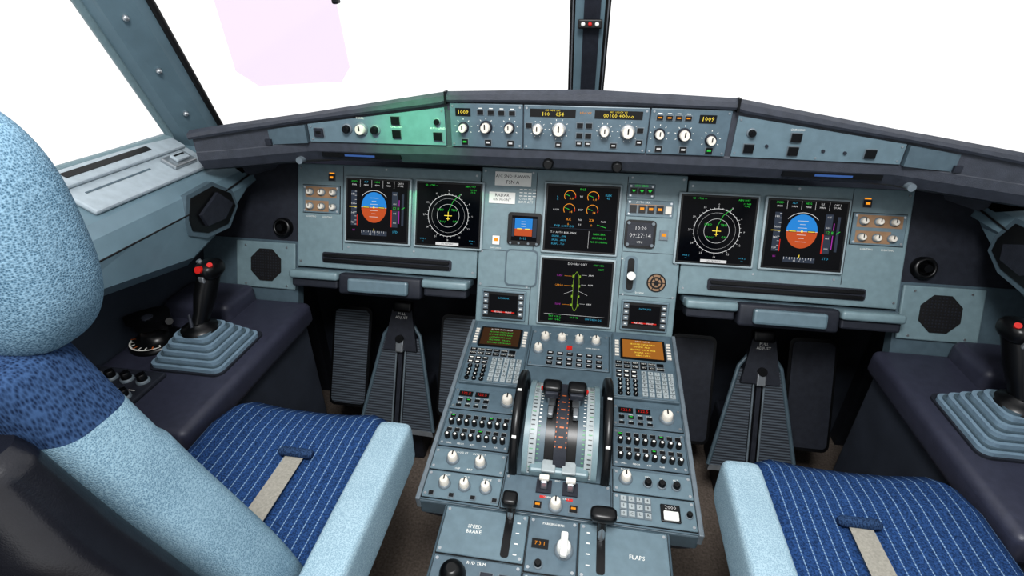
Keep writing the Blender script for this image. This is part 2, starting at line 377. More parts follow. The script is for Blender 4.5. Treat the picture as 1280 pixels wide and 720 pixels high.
def nd(d,w,h):
    r=.052
    d.ring(0,-.002,r,.0012,0,eW,n=60);d.ring(0,-.002,r*.55,.0008,0,eW,n=36);d.ring(0,-.002,r*.82,.0004,0,eW,n=48)
    for i in range(36):
        t=math.radians(10*i);q=.0055 if i%3==0 else .003
        d.line(r*math.cos(t),-.002+r*math.sin(t),(r+q)*math.cos(t),-.002+(r+q)*math.sin(t),.0009,.0002,eW)
    for i in range(12):
        t=math.radians(30*i);d.text(str(i*3),(r+.010)*math.sin(t),-.002+(r+.010)*math.cos(t),.0065,.0002,eW)
    d.line(-.010,-.002,.010,-.002,.0016,.0004,eY);d.line(0,-.014,0,.008,.0016,.0004,eY);d.line(-.005,-.010,.005,-.010,.0014,.0004,eY)
    d.line(0,.008,.012,.035,.0011,.0003,eG);d.line(.012,.035,.03,.052,.0011,.0003,eG)
    for x,y,t in ((.015,.012,"TBN"),(-.02,.012,"LFBO"),(.018,-.016,"GAI"),(-.014,-.018,"TOU")): d.text(t,x,y,.0075,.0003,eG)
    d.text("GS  0 TAS ---",-.045,.072,.006,.0003,eG);d.text("ABN / 097",.055,.072,.006,.0003,eG);d.text("1.2 NM\n10:42",.062,.061,.0055,.0003,eG)
    d.rect(-.030,.030,-.077,-.070,.0002,eW);d.text("GPS PRIMARY",0,-.0735,.0055,.0005,BLACK)
    d.text("VOR 1\n---",-.064,-.066,.0055,.0003,eC);d.text("VOR 2\n---",.064,-.066,.0055,.0003,eC)
def ewd(d,w,h):
    for cx in (-.030,.026):
        for cy,t in ((.054,"N1"),(.022,"EGT")):
            d.ring(cx,cy,.0135,.0014,0,eO,a0=-20,a1=215,n=24);d.ring(cx,cy,.0135,.002,.0002,eR,a0=-20,a1=10,n=6)
            d.line(cx,cy,cx-.011,cy+.004,.0012,.0003,eG);d.text("0.0" if t=="N1" else "14",cx+.004,cy-.006,.008,.0003,eO)
        d.text("XX",cx,-.002,.009,.0003,eO)
        d.text("0",cx,-.014,.008,.0003,eO)
    for y,t in ((.054,"N1"),(.022,"EGT"),(-.002,"N2"),(-.014,"F.F")): d.text(t,-.002,y,.006,.0003,eW)
    d.text("FLEX\n42",.062,.056,.007,.0003,eC);d.text("IDLE",0,.071,.007,.0003,eG);d.text("KG/H",-.062,.02,.006,.0003,eW);d.text("%\nC",-.060,.048,.006,.0003,eC)
    d.rect(-.075,.075,-.0245,-.0238,.0002,eGr);d.text("FOB : 6460 KG",-.04,-.019,.0075,.0003,eC)
    d.text("FLAP",.055,-.004,.006,.0003,eW);d.line(.04,-.012,.062,-.018,.0012,.0003,eG)
    for i,t in enumerate(("T.O AUTO BRK...MAX","  SIGNS ...ON","  SPLRS ..ARM","  FLAPS ..T.O")):
        d.text(t,-.072,-.035-i*.0095,.0066,.0003,eW if i==0 else eC,'LEFT')
    d.rect(.0215,.0222,-.07,-.028,.0002,eW)
    for i,t in enumerate(("PARK BRK","SEAT BELTS","NO SMOKING")): d.text(t,.047,-.035-i*.0095,.0066,.0003,eG)
def sd(d,w,h):
    z=.0003;pts=[(-.006,-.036),(-.0075,.026),(-.005,.044),(0,.052),(.005,.044),(.0075,.026),(.006,-.036),(.002,-.046),(-.002,-.046)]
    for a,b in zip(pts,pts[1:]+pts[:1]): d.line(*a,*b,.0010,z,eYG)
    for y in (.040,.016,-.010,-.032):
        for q in (-1,1): d.box(q*.0085-.0018,q*.0085+.0018,y-.003,y+.003,0,.0005,eYG)
    for y,t in ((.040,"SLIDE"),(.016,"CARGO"),(-.032,"SLIDE")):
        d.line(-.030,y,-.012,y,.0006,z,eO);d.text(t,-.042,y,.0058,z,eM if t=="SLIDE" else eO);d.line(.012,y+.004,.025,y+.004,.0006,z,eW);d.text("ARM",.035,y+.004,.0058,z,eW)
    d.line(-.007,.004,-.030,-.006,.0007,z,eW);d.line(.007,.004,.030,-.006,.0007,z,eW)
    d.text("DOOR / OXY",-.0,.070,.008,z,eW);d.text("OXY 1850",.052,.070,.006,z,eG);d.text("CKPT",.058,.060,.006,z,eG)
    d.rect(-.075,.075,-.0585,-.0578,z,eW)
    d.text("TAT +14 C",-.048,-.064,.0066,z,eG);d.text("SAT +14 C",-.048,-.072,.0066,z,eG);d.text("10 H 42",.0,-.064,.0066,z,eG);d.text("GW 54200 KG",.048,-.066,.0066,z,eC)
display('primary_flight_display',-.518,-.006,.180,.172,pfd);display('primary_flight_display',.519,-.006,.186,.172,pfd)
display('navigation_display',-.329,-.006,.180,.172,nd);display('navigation_display',.323,-.006,.184,.172,nd)
display('engine_display',.004,.002,.188,.174,ewd);display('system_display',.004,-.179,.188,.174,sd)
d=MB('standby_instrument',at(FA,-.134,-.030,.001))
d.rrect(-.042,.042,-.040,.040,.008,0,.008,BLACK,bev=.002);d.rect(-.032,.032,-.030,.032,.0085,SCR)
d.rect(-.024,.020,0,.026,.009,eB);d.rect(-.024,.020,-.018,0,.009,eBr);d.rect(-.031,-.025,-.02,.026,.009,eGr);d.rect(.021,.031,-.02,.026,.009,eGr)
d.line(-.018,0,-.006,0,.002,.0095,eY);d.line(.002,0,.014,0,.002,.0095,eY);d.text("1013",-.002,-.024,.009,.0095,eC)
for i in range(3): d.line(-.008,.006+i*.006,.004,.006+i*.006,.0008,.0095,eW)
for x in (-.033,-.012,.012,.033): d.cyl(x,-.036,.003,.008,.011,KGREY,10)
d.out()
def dcdu(name,cx):
    d=MB(name,at(FA,cx,-.226,.001))
    d.box(-.057,.057,-.038,.038,0,.010,PLATE,bev=.002);d.box(-.052,.052,-.033,.033,.0095,.0115,BLACK)
    d.rect(-.036,.036,-.022,.026,.012,SCR)
    d.rect(-.030,.030,-.019,-.016,.0125,eR);d.text("RECALL     PRINT",0,-.0175,.006,.013,eW);d.text("DATALINK",0,.018,.006,.0125,eC)
    for i in range(4):
        for q in (-1,1): d.btn(q*.045,.024-i*.015,.009,.008,KGREY,z=.0115,d=.003,lit=WHITE)
    d.out()
dcdu('datalink_display',-.176);dcdu('datalink_display',.176)
# ------------------------------------------------------------ sliding tables below the panel
for s in (-1,1):
    t=MB('folding_table',FA)
    def X(a,b): return sorted((s*a,s*b))
    t.box(*X(.262,.742),-.185,-.168,-.03,.02,PANEL2,bev=.004)
    for a,b in ((.264,.383),(.607,.742)):
        t.box(*X(a,b),-.192,-.170,-.01,.050,PANEL,bev=.007,seg=3);t.box(*X(a+.004,b-.004),-.214,-.190,-.01,.038,DARK,bev=.005)
    t.box(*X(.384,.606),-.225,-.170,-.02,.045,DARK,bev=.008,seg=3)
    t.box(*X(.415,.575),-.216,-.180,.043,.060,PLATE,bev=.006)
    t.out()
# ------------------------------------------------------------ glareshield
ZT=[(0,1.196),(.28,1.187),(.30,1.184),(.60,1.135),(.80,1.108),(.86,1.10)]
ZF=[(0,1.171),(.282,1.166),(.30,1.160),(.60,1.117),(.80,1.088),(.86,1.08)]
ZB=[(0,1.074),(.282,1.073),(.60,1.070),(.80,1.052),(.86,1.05)]
YF=[(0,1.08),(.62,1.08),(.80,1.05),(.86,1.03)]
YB=[(0,1.50),(.5,1.46),(.80,1.26),(.86,1.18)]
g=MB('glareshield')
xs=[-.86,-.80,-.70,-.62,-.60,-.45,-.30,-.284,-.14,0,.14,.284,.30,.45,.60,.62,.70,.80,.86]
R=[]
for x in xs:
    a=abs(x);zt=interp(ZT,a);zf=interp(ZF,a);zb=interp(ZB,a);y=interp(YF,a);yb=interp(YB,a)
    R.append([(x,1.245,.985),(x,y+.05,zb-.052),(x,y+.012,zb-.040),(x,y,zb-.018),(x,y,zb),(x,y+.001,zb+.002),(x,y+.001,zf),(x,y-.010,zf+.001),(x,y-.013,zf+.006),(x,y-.012,zt-.006),(x,y,zt),(x,y+.10,zt-.022),(x,yb,zt-.15),(x,yb,.98)])
R=[r[::-1] for r in R]
g.loft(R,GLARE,smooth=False)
for x in (-.286,.286):
    a=abs(x);g.box(x-.002,x+.002,1.063,1.082,interp(ZF,a)-.002,interp(ZT,a)+.002,BLACK)
g.M=FG
for s in (-1,1):
    def X(a,b): return sorted((s*a,s*b))
    pts=[(s*.292,1.077),(s*.604,1.074),(s*.604,1.112),(s*.292,1.155)]
    g.prism(pts,0,.005,PLATE,bev=.0015)
    pts=[(s*.608,1.072),(s*.80,1.058),(s*.80,1.084),(s*.608,1.111)]
    g.prism(pts,-.0,.012,PANEL2)
    for x,z in ((.298,1.084),(.298,1.148),(.597,1.08),(.597,1.107),(.45,1.08)): g.screw(s*x,z,.005,.002)
    g.box(*X(.40,.585),1.040,1.050,-.012,.001,BLACK);g.box(*X(.46,.53),1.043,1.047,.0,.0025,eBar)
    g.lathe(s*.072,1.046,[(.011,-.02),(.011,.012),(.008,.014)],BLACK,16);g.btn(s*.70,1.072,.014,.012,DARK,z=.010,d=.008)
    g.lathe(s*.640,1.030,[(.008,-.03),(.008,.008)],KGREY,12)
g.btn(-.579,1.095,.020,.018,DARK,z=.005,d=.006,lit=BLACK)
for x,m in ((-.512,BLACK),(-.480,KNOB),(-.448,BLACK)): g.knob(x,1.105,.0085 if m is BLACK else .011,.014,m,z=.005)
for x,z in ((-.400,1.126),(-.400,1.098),(-.309,1.096)): g.btn(x,z,.018,.016,BLACK,z=.005,d=.006)
g.knob(-.309,1.126,.006,.010,BLACK,z=.005)
for x,t in ((-.480,"PANEL"),(-.40,"CHRONO"),(-.309,"AUTO LAND")): g.text(t,x,1.128 if x<-.45 else 1.112,.006,.0055,WHITE)
g.knob(.322,1.124,.007,.012,BLACK,z=.005);g.btn(.322,1.094,.018,.016,BLACK,z=.005,d=.006)
for x,z in ((.405,1.118),(.405,1.092),(.545,1.092)): g.btn(x,z,.018,.016,BLACK,z=.005,d=.006)
for x,z in ((.355,1.10),(.46,1.094),(.50,1.092)): g.cyl(x,z,.003,.005,.009,DARK,10)
g.text("CHRONO",.405,1.132,.006,.0055,WHITE)
g.out()
# autopilot panel
f=MB('autopilot_control_panel',FG)
for x0,x1 in ((-.280,-.127),(-.125,.125),(.127,.280)):
    f.box(x0,x1,1.076,1.165,0,.006,PED,bev=.0015)
    for x in (x0+.006,x1-.006):
        for z in (1.082,1.159): f.screw(x,z,.006,.0022)
for s in (-1,1):
    c=-.252 if s<0 else .236
    f.rect(c-.016,c+.016,1.139,1.155,.0068,BLACK);f.text("1009",c,1.147,.012,.0075,eY)
    ks=((-.252,1.116),(-.204,1.118),(-.155,1.118)) if s<0 else ((.148,1.116),(.196,1.116),(.248,1.108))
    for i,(x,z) in enumerate(ks): f.knob(x,z,.0085 if i!=1 else .010,.018,z=.006,skirt=DARK)
    xs_=(-.215,-.193,-.171,-.149) if s<0 else (.145,.163,.181,.199)
    for x in xs_: f.btn(x,1.148,.012,.008,BLACK,z=.006,lit=eO if s>0 else None);f.rect(x-.004,x+.004,1.155,1.1565,.0068,WHITE)
    for x in ((-.25,-.20,-.152) if s<0 else (.15,.198,.248)): f.btn(x,1.087,.013,.011,BLACK,z=.006,lit=eG if abs(x)>.24 else eW)
    for (x,z) in ks:
        for k in range(7):
            t=math.radians(-30+40*k);f.line(x+.016*math.cos(t),z+.016*math.sin(t),x+.019*math.cos(t),z+.019*math.sin(t),.0012,.0068,WHITE)
f.rect(-.112,-.020,1.142,1.158,.0068,BLACK);f.rect(.018,.112,1.142,1.158,.0068,BLACK)
f.text("100    054",-.066,1.148,.011,.0075,eY);f.text("00100 +00oo",.065,1.148,.011,.0075,eY)
f.text("SPD  HDG  LAT",-.066,1.1555,.0045,.0075,eY);f.text("ALT  LVL/CH  V/S",.065,1.1555,.0045,.0075,eY)
f.text("HDG V/S",0,1.152,.006,.0068,eO)
for x,z,r in ((-.096,1.118,.009),(-.052,1.118,.0115),(.040,1.118,.009),(.086,1.118,.0115)):
    f.knob(x,z,r,.020,z=.006,skirt=METAL)
    for k in range(10):
        t=math.radians(36*k);f.line(x+r*1.6*math.cos(t),z+r*1.6*math.sin(t),x+r*1.85*math.cos(t),z+r*1.85*math.sin(t),.001,.0068,WHITE)
for x,z in ((-.114,1.125),(-.010,1.128),(.008,1.128),(-.010,1.108),(.008,1.108),(-.010,1.092),(.008,1.092),(-.052,1.088),(.06,1.090),(.110,1.122),(.110,1.098)):
    f.btn(x,z,.012,.009,BLACK,z=.006,lit=eW if z<1.1 else None)
f.out()
# ------------------------------------------------------------ pedestal
c=MB('center_pedestal',FP)
c.box(-.250,.250,-.502,.0,-.045,-.002,PANEL2,bev=.004)
c.box(-.248,.248,-.500,.0,-.003,.0,PED)
for s in (-1,1):
    X=sorted((s*.246,s*.255));c.box(*X,-.503,0,-.026,.004,KGREY,bev=.002)
c.box(-.198,.198,-.80,-.502,-.05,-.001,PANEL2,bev=.004)
c.M=Matrix.Identity(4)
c.extx([(1.08,.58),(1.08,.0),(.32,.0),(.30,.47)],-.185,.185,FOOT)
for s in (-1,1):
    X=sorted((s*.185,s*.240));c.extx([(1.07,.585),(1.07,.46),(.66,.42),(.60,.51)],*X,FOOT)
    X=sorted((s*.185,s*.215));c.box(*X,.34,1.05,.0,.05,METAL,bev=.004)
c.M=FP
c.panel(-.094,.094,-.142,-.022,PED)
for x,t in ((-.061,"ATT HDG"),(-.020,"AIR DATA"),(.022,"EIS DMC"),(.062,"ECAM/ND")): c.knob(x,-.050,.0095,.018,z=.004);c.text(t,x,-.031,.006,.0045,WHITE)
c.knob(-.074,-.092,.0095,.018,z=.004);c.btn(.0,-.078,.013,.013,RED,z=.004)
for j,y in enumerate((-.100,-.118,-.133)):
    for i in range(6):
        x=-.044+i*.023
        c.btn(x,y,.014,.009,BLACK,z=.004,lit=eW)
        c.rect(x-.005,x+.005,y+.0065,y+.008,.0046,WHITE)
c.text("UPPER DISPLAY",.055,-.072,.005,.0045,WHITE)
def radio(x0,x1,kx):
    c.panel(x0,x1,-.290,-.234,PED)
    for a in (x0+.012,x0+.048):
        c.rect(a,a+.030,-.256,-.242,.0052,BLACK);c.text("122.5",a+.015,-.249,.010,.0058,eR)
    for i,l in enumerate(("VHF1","VHF2","VHF3","LOAD")): c.btn(x0+.018+i*.019,-.268,.011,.007,BLACK,z=.004,lit=eG if i==1 else None);c.text(l,x0+.018+i*.019,-.2605,.0042,.0046,WHITE)
    for i,l in enumerate(("HF1","HF2","AM","ON")): c.btn(x0+.018+i*.019,-.283,.011,.005,BLACK,z=.004);c.text(l,x0+.018+i*.019,-.2765,.0042,.0046,WHITE)
    c.knob(kx,-.262,.0115,.020,z=.004)
radio(-.243,-.102,-.122);radio(.102,.243,.19+.022)
def audio(x0,x1):
    c.panel(x0,x1,-.384,-.298,PED)
    n=8
    for j,y in enumerate((-.312,-.347)):
        for i in range(n):
            x=x0+.014+i*(x1-x0-.028)/(n-1)
            c.btn(x,y,.010,.007,BLACK,z=.004,lit=eG if (i+j)%5==0 else None)
            c.rect(x-.004,x+.004,y+.0052,y+.0064,.0046,WHITE)
            c.cyl(x,y-.017,.0055,.004,.016,BLACK,12);c.cyl(x,y-.017,.0028,.016,.0165,WHITE,8)
    for i in range(5): c.text(("CALL","MECH","ATT","CAB","PA")[i],x0+.02+i*.024,-.378,.005,.0046,WHITE)
audio(-.243,-.102);audio(.102,.243)
c.panel(-.245,-.102,-.438,-.392,PLATE);c.knob(-.205,-.415,.0095,.018,z=.004);c.knob(-.150,-.418,.0095,.018,z=.004);c.text("FLOOD LT      INTEG LT",-.175,-.398,.006,.0045,WHITE)
c.text("OFF        BRT",-.18,-.433,.006,.0045,WHITE)
c.panel(-.245,-.102,-.496,-.442,PLATE)
for x,t in ((-.208,"GAIN"),(-.170,"TILT"),(-.130,"MODE")): c.knob(x,-.468,.0088,.018,z=.004,lab=t)
for x in (-.228,-.19,-.15,-.11): c.btn(x,-.489,.008,.006,BLACK,z=.004)
c.panel(.102,.245,-.438,-.392,PLATE);c.knob(.125,-.412,.0095,.018,z=.004,lab="DOOR")
for x,t in ((.165,"VID"),(.19,"TA"),(.216,"ALT")): c.knob(x,-.417,.0065,.012,BLACK,z=.004,lab=t)
c.panel(.102,.245,-.496,-.442,PLATE)
for i in range(4):
    for j in range(3): c.btn(.120+i*.014,-.453-j*.014,.010,.010,LGREY,z=.004);c.text("123456780CLR"[(i+j*4)],.120+i*.014,-.453-j*.014,.007,.0084,BLACK)
c.box(.184,.218,-.487,-.454,.004,.008,BLACK,bev=.002);c.text("2000",.201,-.461,.010,.0085,eW);c.box(.188,.214,-.486,-.469,.008,.013,WHITE,bev=.002);c.knob(.233,-.47,.005,.01,BLACK,z=.004)
# engine master panel
c.panel(-.098,.098,-.498,-.430,PED)
for x in (-.024,.024):
    c.box(x-.014,x+.014,-.462,-.436,.004,.008,DARK);c.box(x-.006,x+.006,-.456,-.438,.008,.030,METAL,bev=.002);c.box(x-.009,x+.009,-.452,-.442,.028,.036,KNOB,bev=.002)
    c.rect(x-.006,x+.006,-.471,-.466,.0045,RED)
c.knob(0,-.484,.010,.020,KNOB,z=.004)
for x in (-.032,.032): c.btn(x,-.486,.014,.012,BLACK,z=.004,lit=eO)
c.text("ENG",0,-.434,.005,.0045,WHITE);c.text("CRANK  NORM  START",0,-.468,.0045,.0045,WHITE)
# rear part plates
c.panel(-.192,-.045,-.590,-.508,PLATE);c.panel(-.042,.042,-.600,-.508,PED);c.panel(.045,.192,-.600,-.508,PLATE)
c.text("SPEED\nBRAKE",-.135,-.545,.009,.0045,WHITE);c.text("FLAPS",.140,-.555,.010,.0045,WHITE);c.text("PARKING BRK",0,-.518,.006,.0045,WHITE)
for x,n in ((-.06,"RET"),(.06,"0")):
    for i in range(4): c.rect(x-.003,x+.003,-.525-i*.018,-.523-i*.018,.0045,WHITE)
c.rect(-.034,-.006,-.562,-.546,.0055,BLACK);c.text("7 3 1",-.02,-.554,.009,.006,eO)
c.knob(.020,-.560,.012,.022,WHITE,z=.004);c.box(.014,.026,-.580,-.540,.020,.032,WHITE,bev=.003)
c.knob(-.020,-.588,.006,.01,BLACK,z=.004)
c.panel(-.192,-.045,-.665,-.594,PED);c.panel(-.042,.042,-.70,-.604,PED);c.panel(.045,.192,-.70,-.604,PED)
c.lathe(-.155,-.622,[(.022,0),(.020,.010),(.014,.022),(.008,.024)],BLACK,20,z=.004);c.btn(-.10,-.622,.02,.016,DARK,z=.004);c.btn(-.072,-.622,.014,.016,DARK,z=.004)
c.text("RUD TRIM",-.12,-.601,.007,.0045,WHITE)
c.out()
# MCDU
def mcdu(name,cx,lit):
    d=MB(name,at(FP,cx,-.114,0))
    d.box(-.071,.071,-.104,.104,0,.008,PANEL2,bev=.002)
    d.box(-.068,.068,-.101,.101,.008,.010,PED,bev=.001,seg=1)
    d.rrect(-.052,.052,.012,.080,.004,.010,.013,BLACK);d.rect(-.047,.047,.016,.076,.0135,eAm if lit else eDim)
    tx=eY if lit else eG
    for i in range(6): d.text(random.choice(["ENGINE  A320  ","ACTIVE DATA BASE","CRZ TEMP   TROPO","LFBO / LFPG","SECOND DATA BASE"]),0,.071-i*.0095,.0062,.014,tx if i else eW)
    for i in range(6):
        for q in (-1,1): d.btn(q*.060,.070-i*.0095,.009,.005,KNOB,z=.010,d=.003)
    names=["DIR","PROG","PERF","INIT","DATA","","F-PLN","RAD","FUEL","SEC","ATC","MCDU"]
    for k,n in enumerate(names):
        x=-.056+(k%6)*.0185;y=-.002-(k//6)*.0125
        d.btn(x,y,.0155,.009,BLACK,z=.010,d=.003)
        if n: d.text(n,x,y,.0055,.0138,WHITE)
    for k in range(6):
        x=-.056+(k%3)*.0165;y=-.030-(k//3)*.013
        d.btn(x,y,.013,.0095,BLACK,z=.010,d=.003,lit=WHITE)
    for k in range(12):
        x=-.054+(k%3)*.0165;y=-.056-(k//3)*.0125
        d.lathe(x,y,[(.0058,0),(.0056,.003)],BLACK,10,z=.010);d.text("123456789.0/"[k],x,y,.009,.0135,WHITE)
    for k in range(30):
        x=-.001+(k%5)*.0145;y=-.030-(k//5)*.0125
        d.box(x-.0055,x+.0055,y-.005,y+.005,.010,.013,LGREY)
        d.text("ABCDEFGHIJKLMNOPQRSTUVWXYZ/-+C"[k],x,y,.009,.0135,BLACK)
    d.out()
mcdu('flight_management_keypad',-.170,False);mcdu('flight_management_keypad',.172,True)
# thrust levers
t=MB('thrust_lever_quadrant',FP)
t.box(-.098,.098,-.428,-.146,0,.004,PANEL2)
cy,cz,rr=-.315,-.035,.115
def arc(r,a0=18,a1=162,n=28): return [(cy+r*math.cos(math.radians(a0+(a1-a0)*i/n)),cz+r*math.sin(math.radians(a0+(a1-a0)*i/n))) for i in range(n+1)]
for x0,x1,r,m in ((-.060,-.046,rr,LGREY),(.046,.060,rr,LGREY),(-.046,-.030,rr-.004,PANEL2),(.030,.046,rr-.004,PANEL2),(-.030,-.012,rr-.008,BLACK),(.012,.030,rr-.008,BLACK),(-.012,.012,rr+.002,DARK)):
    t.extx([(cy+r,0)]+arc(r)+[(cy-r,0)],x0,x1,m,True)
for s in (-1,1):
    X=sorted((s*.060,s*.070));t.extx([(cy+.11,0)]+arc(rr+.004)+[(cy-.11,0)],*X,PANEL,True)
def onarc(a,r): return (cy+r*math.cos(math.radians(a)),cz+r*math.sin(math.radians(a)))
for k in range(30):
    a=30+k*4.4
    for x0,x1,m in ((-.058,-.051,BLACK if k%4 else GRN),(.051,.058,BLACK if k%4 else GRN)):
        y,z=onarc(a,rr+.0008);y2,z2=onarc(a+.8,rr+.0008);t.add([(x0,y,z),(x1,y,z),(x1,y2,z2),(x0,y2,z2)],[(0,1,2,3)],m)
    for x0,x1 in ((-.0445,-.040),(.040,.0445)):
        y,z=onarc(a,rr-.003);y2,z2=onarc(a+1.2,rr-.003);t.add([(x0,y,z),(x1,y,z),(x1,y2,z2),(x0,y2,z2)],[(0,1,2,3)],GRN if k>18 else WHITE)
    if 10<k<24:
        y,z=onarc(a,rr+.0028);y2,z2=onarc(a+1.4,rr+.0028)
        if k%2: t.add([(-.004,y,z),(.004,y,z),(.004,y2,z2),(-.004,y2,z2)],[(0,1,2,3)],ORG)
        for q in (-1,1):t.add([(q*.010-.001,y,z),(q*.010+.001,y,z),(q*.010+.001,y2,z2),(q*.010-.001,y2,z2)],[(0,1,2,3)],ORG)
for s in (-1,1):
    x=s*.024
    p0=onarc(85,.09);p1=onarc(85,.150)
    t.box(x-.008,x+.008,p1[0]-.010,p1[0]+.010,p0[1],p1[1],METAL,bev=.002)
    t.box(x-.018,x+.018,p1[0]-.014,p1[0]+.014,p1[1]-.014,p1[1]+.010,BLACK,bev=.007,seg=3)
    t.box(x-.013,x+.013,p1[0]-.020,p1[0]-.012,p1[1]-.012,p1[1]+.002,DARK,bev=.002)
    t.cyl(x+s*.018,p1[0],.004,p1[1]-.01,p1[1]-.004,RED,10)
    q=onarc(100,.125);t.box(x-.005,x+.005,q[0]-.010,q[0]+.012,q[1]-.014,q[1]-.002,METAL,bev=.002)
t.box(-.056,.056,-.428,-.398,.0,.022,PANEL,bev=.005);t.box(-.032,-.006,-.430,-.404,.02,.026,LGREY,bev=.002);t.box(.006,.032,-.430,-.404,.02,.026,LGREY,bev=.002)
t.out()
for s in (-1,1):
    w=MB('trim_wheel',FP);x=s*.086;r=.118;n=48;cyw,czw=-.315,-.004
    prof=[(-.006,r-.02),(-.008,r-.004),(-.005,r),(.005,r),(.008,r-.004),(.006,r-.02)]
    rings=[[(x+dx,cyw+q*math.cos(2*math.pi*i/n),czw+q*math.sin(2*math.pi*i/n)) for dx,q in prof] for i in range(n+1)]
    w.loft(rings,BLACK,caps=False)
    for dx in (-.004,.004): w.add([(x+dx,cyw+(r-.015)*math.cos(2*math.pi*i/n),czw+(r-.015)*math.sin(2*math.pi*i/n)) for i in range(n)],[tuple(range(n))],DARK)
    for k in range(0,n,6):
        c0=2*math.pi*k/n;c1=2*math.pi*(k+.35)/n
        w.add([(x-.004,cyw+(r+.0006)*math.cos(c0),czw+(r+.0006)*math.sin(c0)),(x+.004,cyw+(r+.0006)*math.cos(c0),czw+(r+.0006)*math.sin(c0)),(x+.004,cyw+(r+.0006)*math.cos(c1),czw+(r+.0006)*math.sin(c1)),(x-.004,cyw+(r+.0006)*math.cos(c1),czw+(r+.0006)*math.sin(c1))],[(0,1,2,3)],WHITE)
    w.out()
l=MB('speedbrake_lever',FP)
l.rrect(-.084,-.070,-.585,-.475,.005,.004,.0055,BLACK)
l.tube([(-.077,-.515,.004),(-.077,-.507,.045)],[.005,.004],METAL)
l.box(-.090,-.064,-.522,-.496,.042,.062,BLACK,bev=.006,seg=3);l.box(-.084,-.070,-.516,-.502,.018,.044,BLACK,bev=.004)
l.out()
l=MB('flap_lever',FP)
l.rrect(.074,.088,-.590,-.475,.005,.004,.0055,BLACK)
l.tube([(.081,-.530,.004),(.081,-.522,.05)],[.006,.005],METAL)
l.sell((.081,-.518,.058),(.022,.013,.010),BLACK,.6,24,12);l.box(.074,.088,-.53,-.514,.02,.052,BLACK,bev=.004)
l.out()
# ------------------------------------------------------------ rudder pedals
for s in (-1,1):
    cx=-.51 if s<0 else .525
    a=Vector((0,1.10,.20));b=Vector((0,1.255,.50));y=(b-a).normalized();z=Vector((1,0,0)).cross(y)
    L=(b-a).length
    r=MB('rudder_pedals',frame((cx,a.y,a.z),(1,0,0),y,z))
    for q in (-1,1):
        r.prism([(q*.018,0),(q*.112,0),(q*.108,.02),(q*.054,L-.06),(q*.018,L-.05)],0,.012,RIB)
        r.prism([(q*.012,-.012),(q*.118,-.014),(q*.114,.0),(q*.012,.004)],0,.016,METAL)
        r.tube([(q*.116,0,.01),(q*.056,L-.05,.01),(q*.02,L,.01)],.006,PANEL2)
        r.tube([(q*.014,.01,.014),(q*.014,L-.06,.014)],.003,KGREY)
    r.box(-.016,.016,-.01,L-.02,-.02,.006,BLACK);r.box(-.006,.006,0,L-.02,.006,.016,DARK)
    r.prism([(-.052,L-.095),(.052,L-.095),(.030,L+.03),(-.030,L+.03)],.004,.026,DARK,bev=.004)
    r.box(-.012,.012,L-.10,L-.060,.02,.034,METAL,bev=.003);r.cyl(0,L-.06,.012,.02,.038,BLACK,16)
    r.box(-.030,.030,L+.02,L+.055,.004,.03,BLACK,bev=.008,seg=3);r.text("PULL\nADJUST",0,L+.01,.011,.0265,WHITE)
    for q in (-1,1):
        x0=q*(.172 if s*q<0 or s<0 else .15);r.M=frame((cx,a.y+.06,a.z+(.02 if s>0 and q>0 else 0)),(1,0,0),y,z)
        if q*s>0 and s<0: x0=-.182
        r.rrect(x0-.064,x0+.064,.01,.33,.02,.0,.018,BLACK,bev=.004);r.rrect(x0-.056,x0+.056,.02,.32,.015,.018,.022,RIB if s<0 else DARK)
        r.tube([(x0,.17,-.004),(x0,.10,-.16)],.014,DARK)
    r.M=Matrix.Identity(4);r.box(cx-.05,cx+.05,1.16,1.36,.0,.22,DARK,bev=.01)
    r.out()
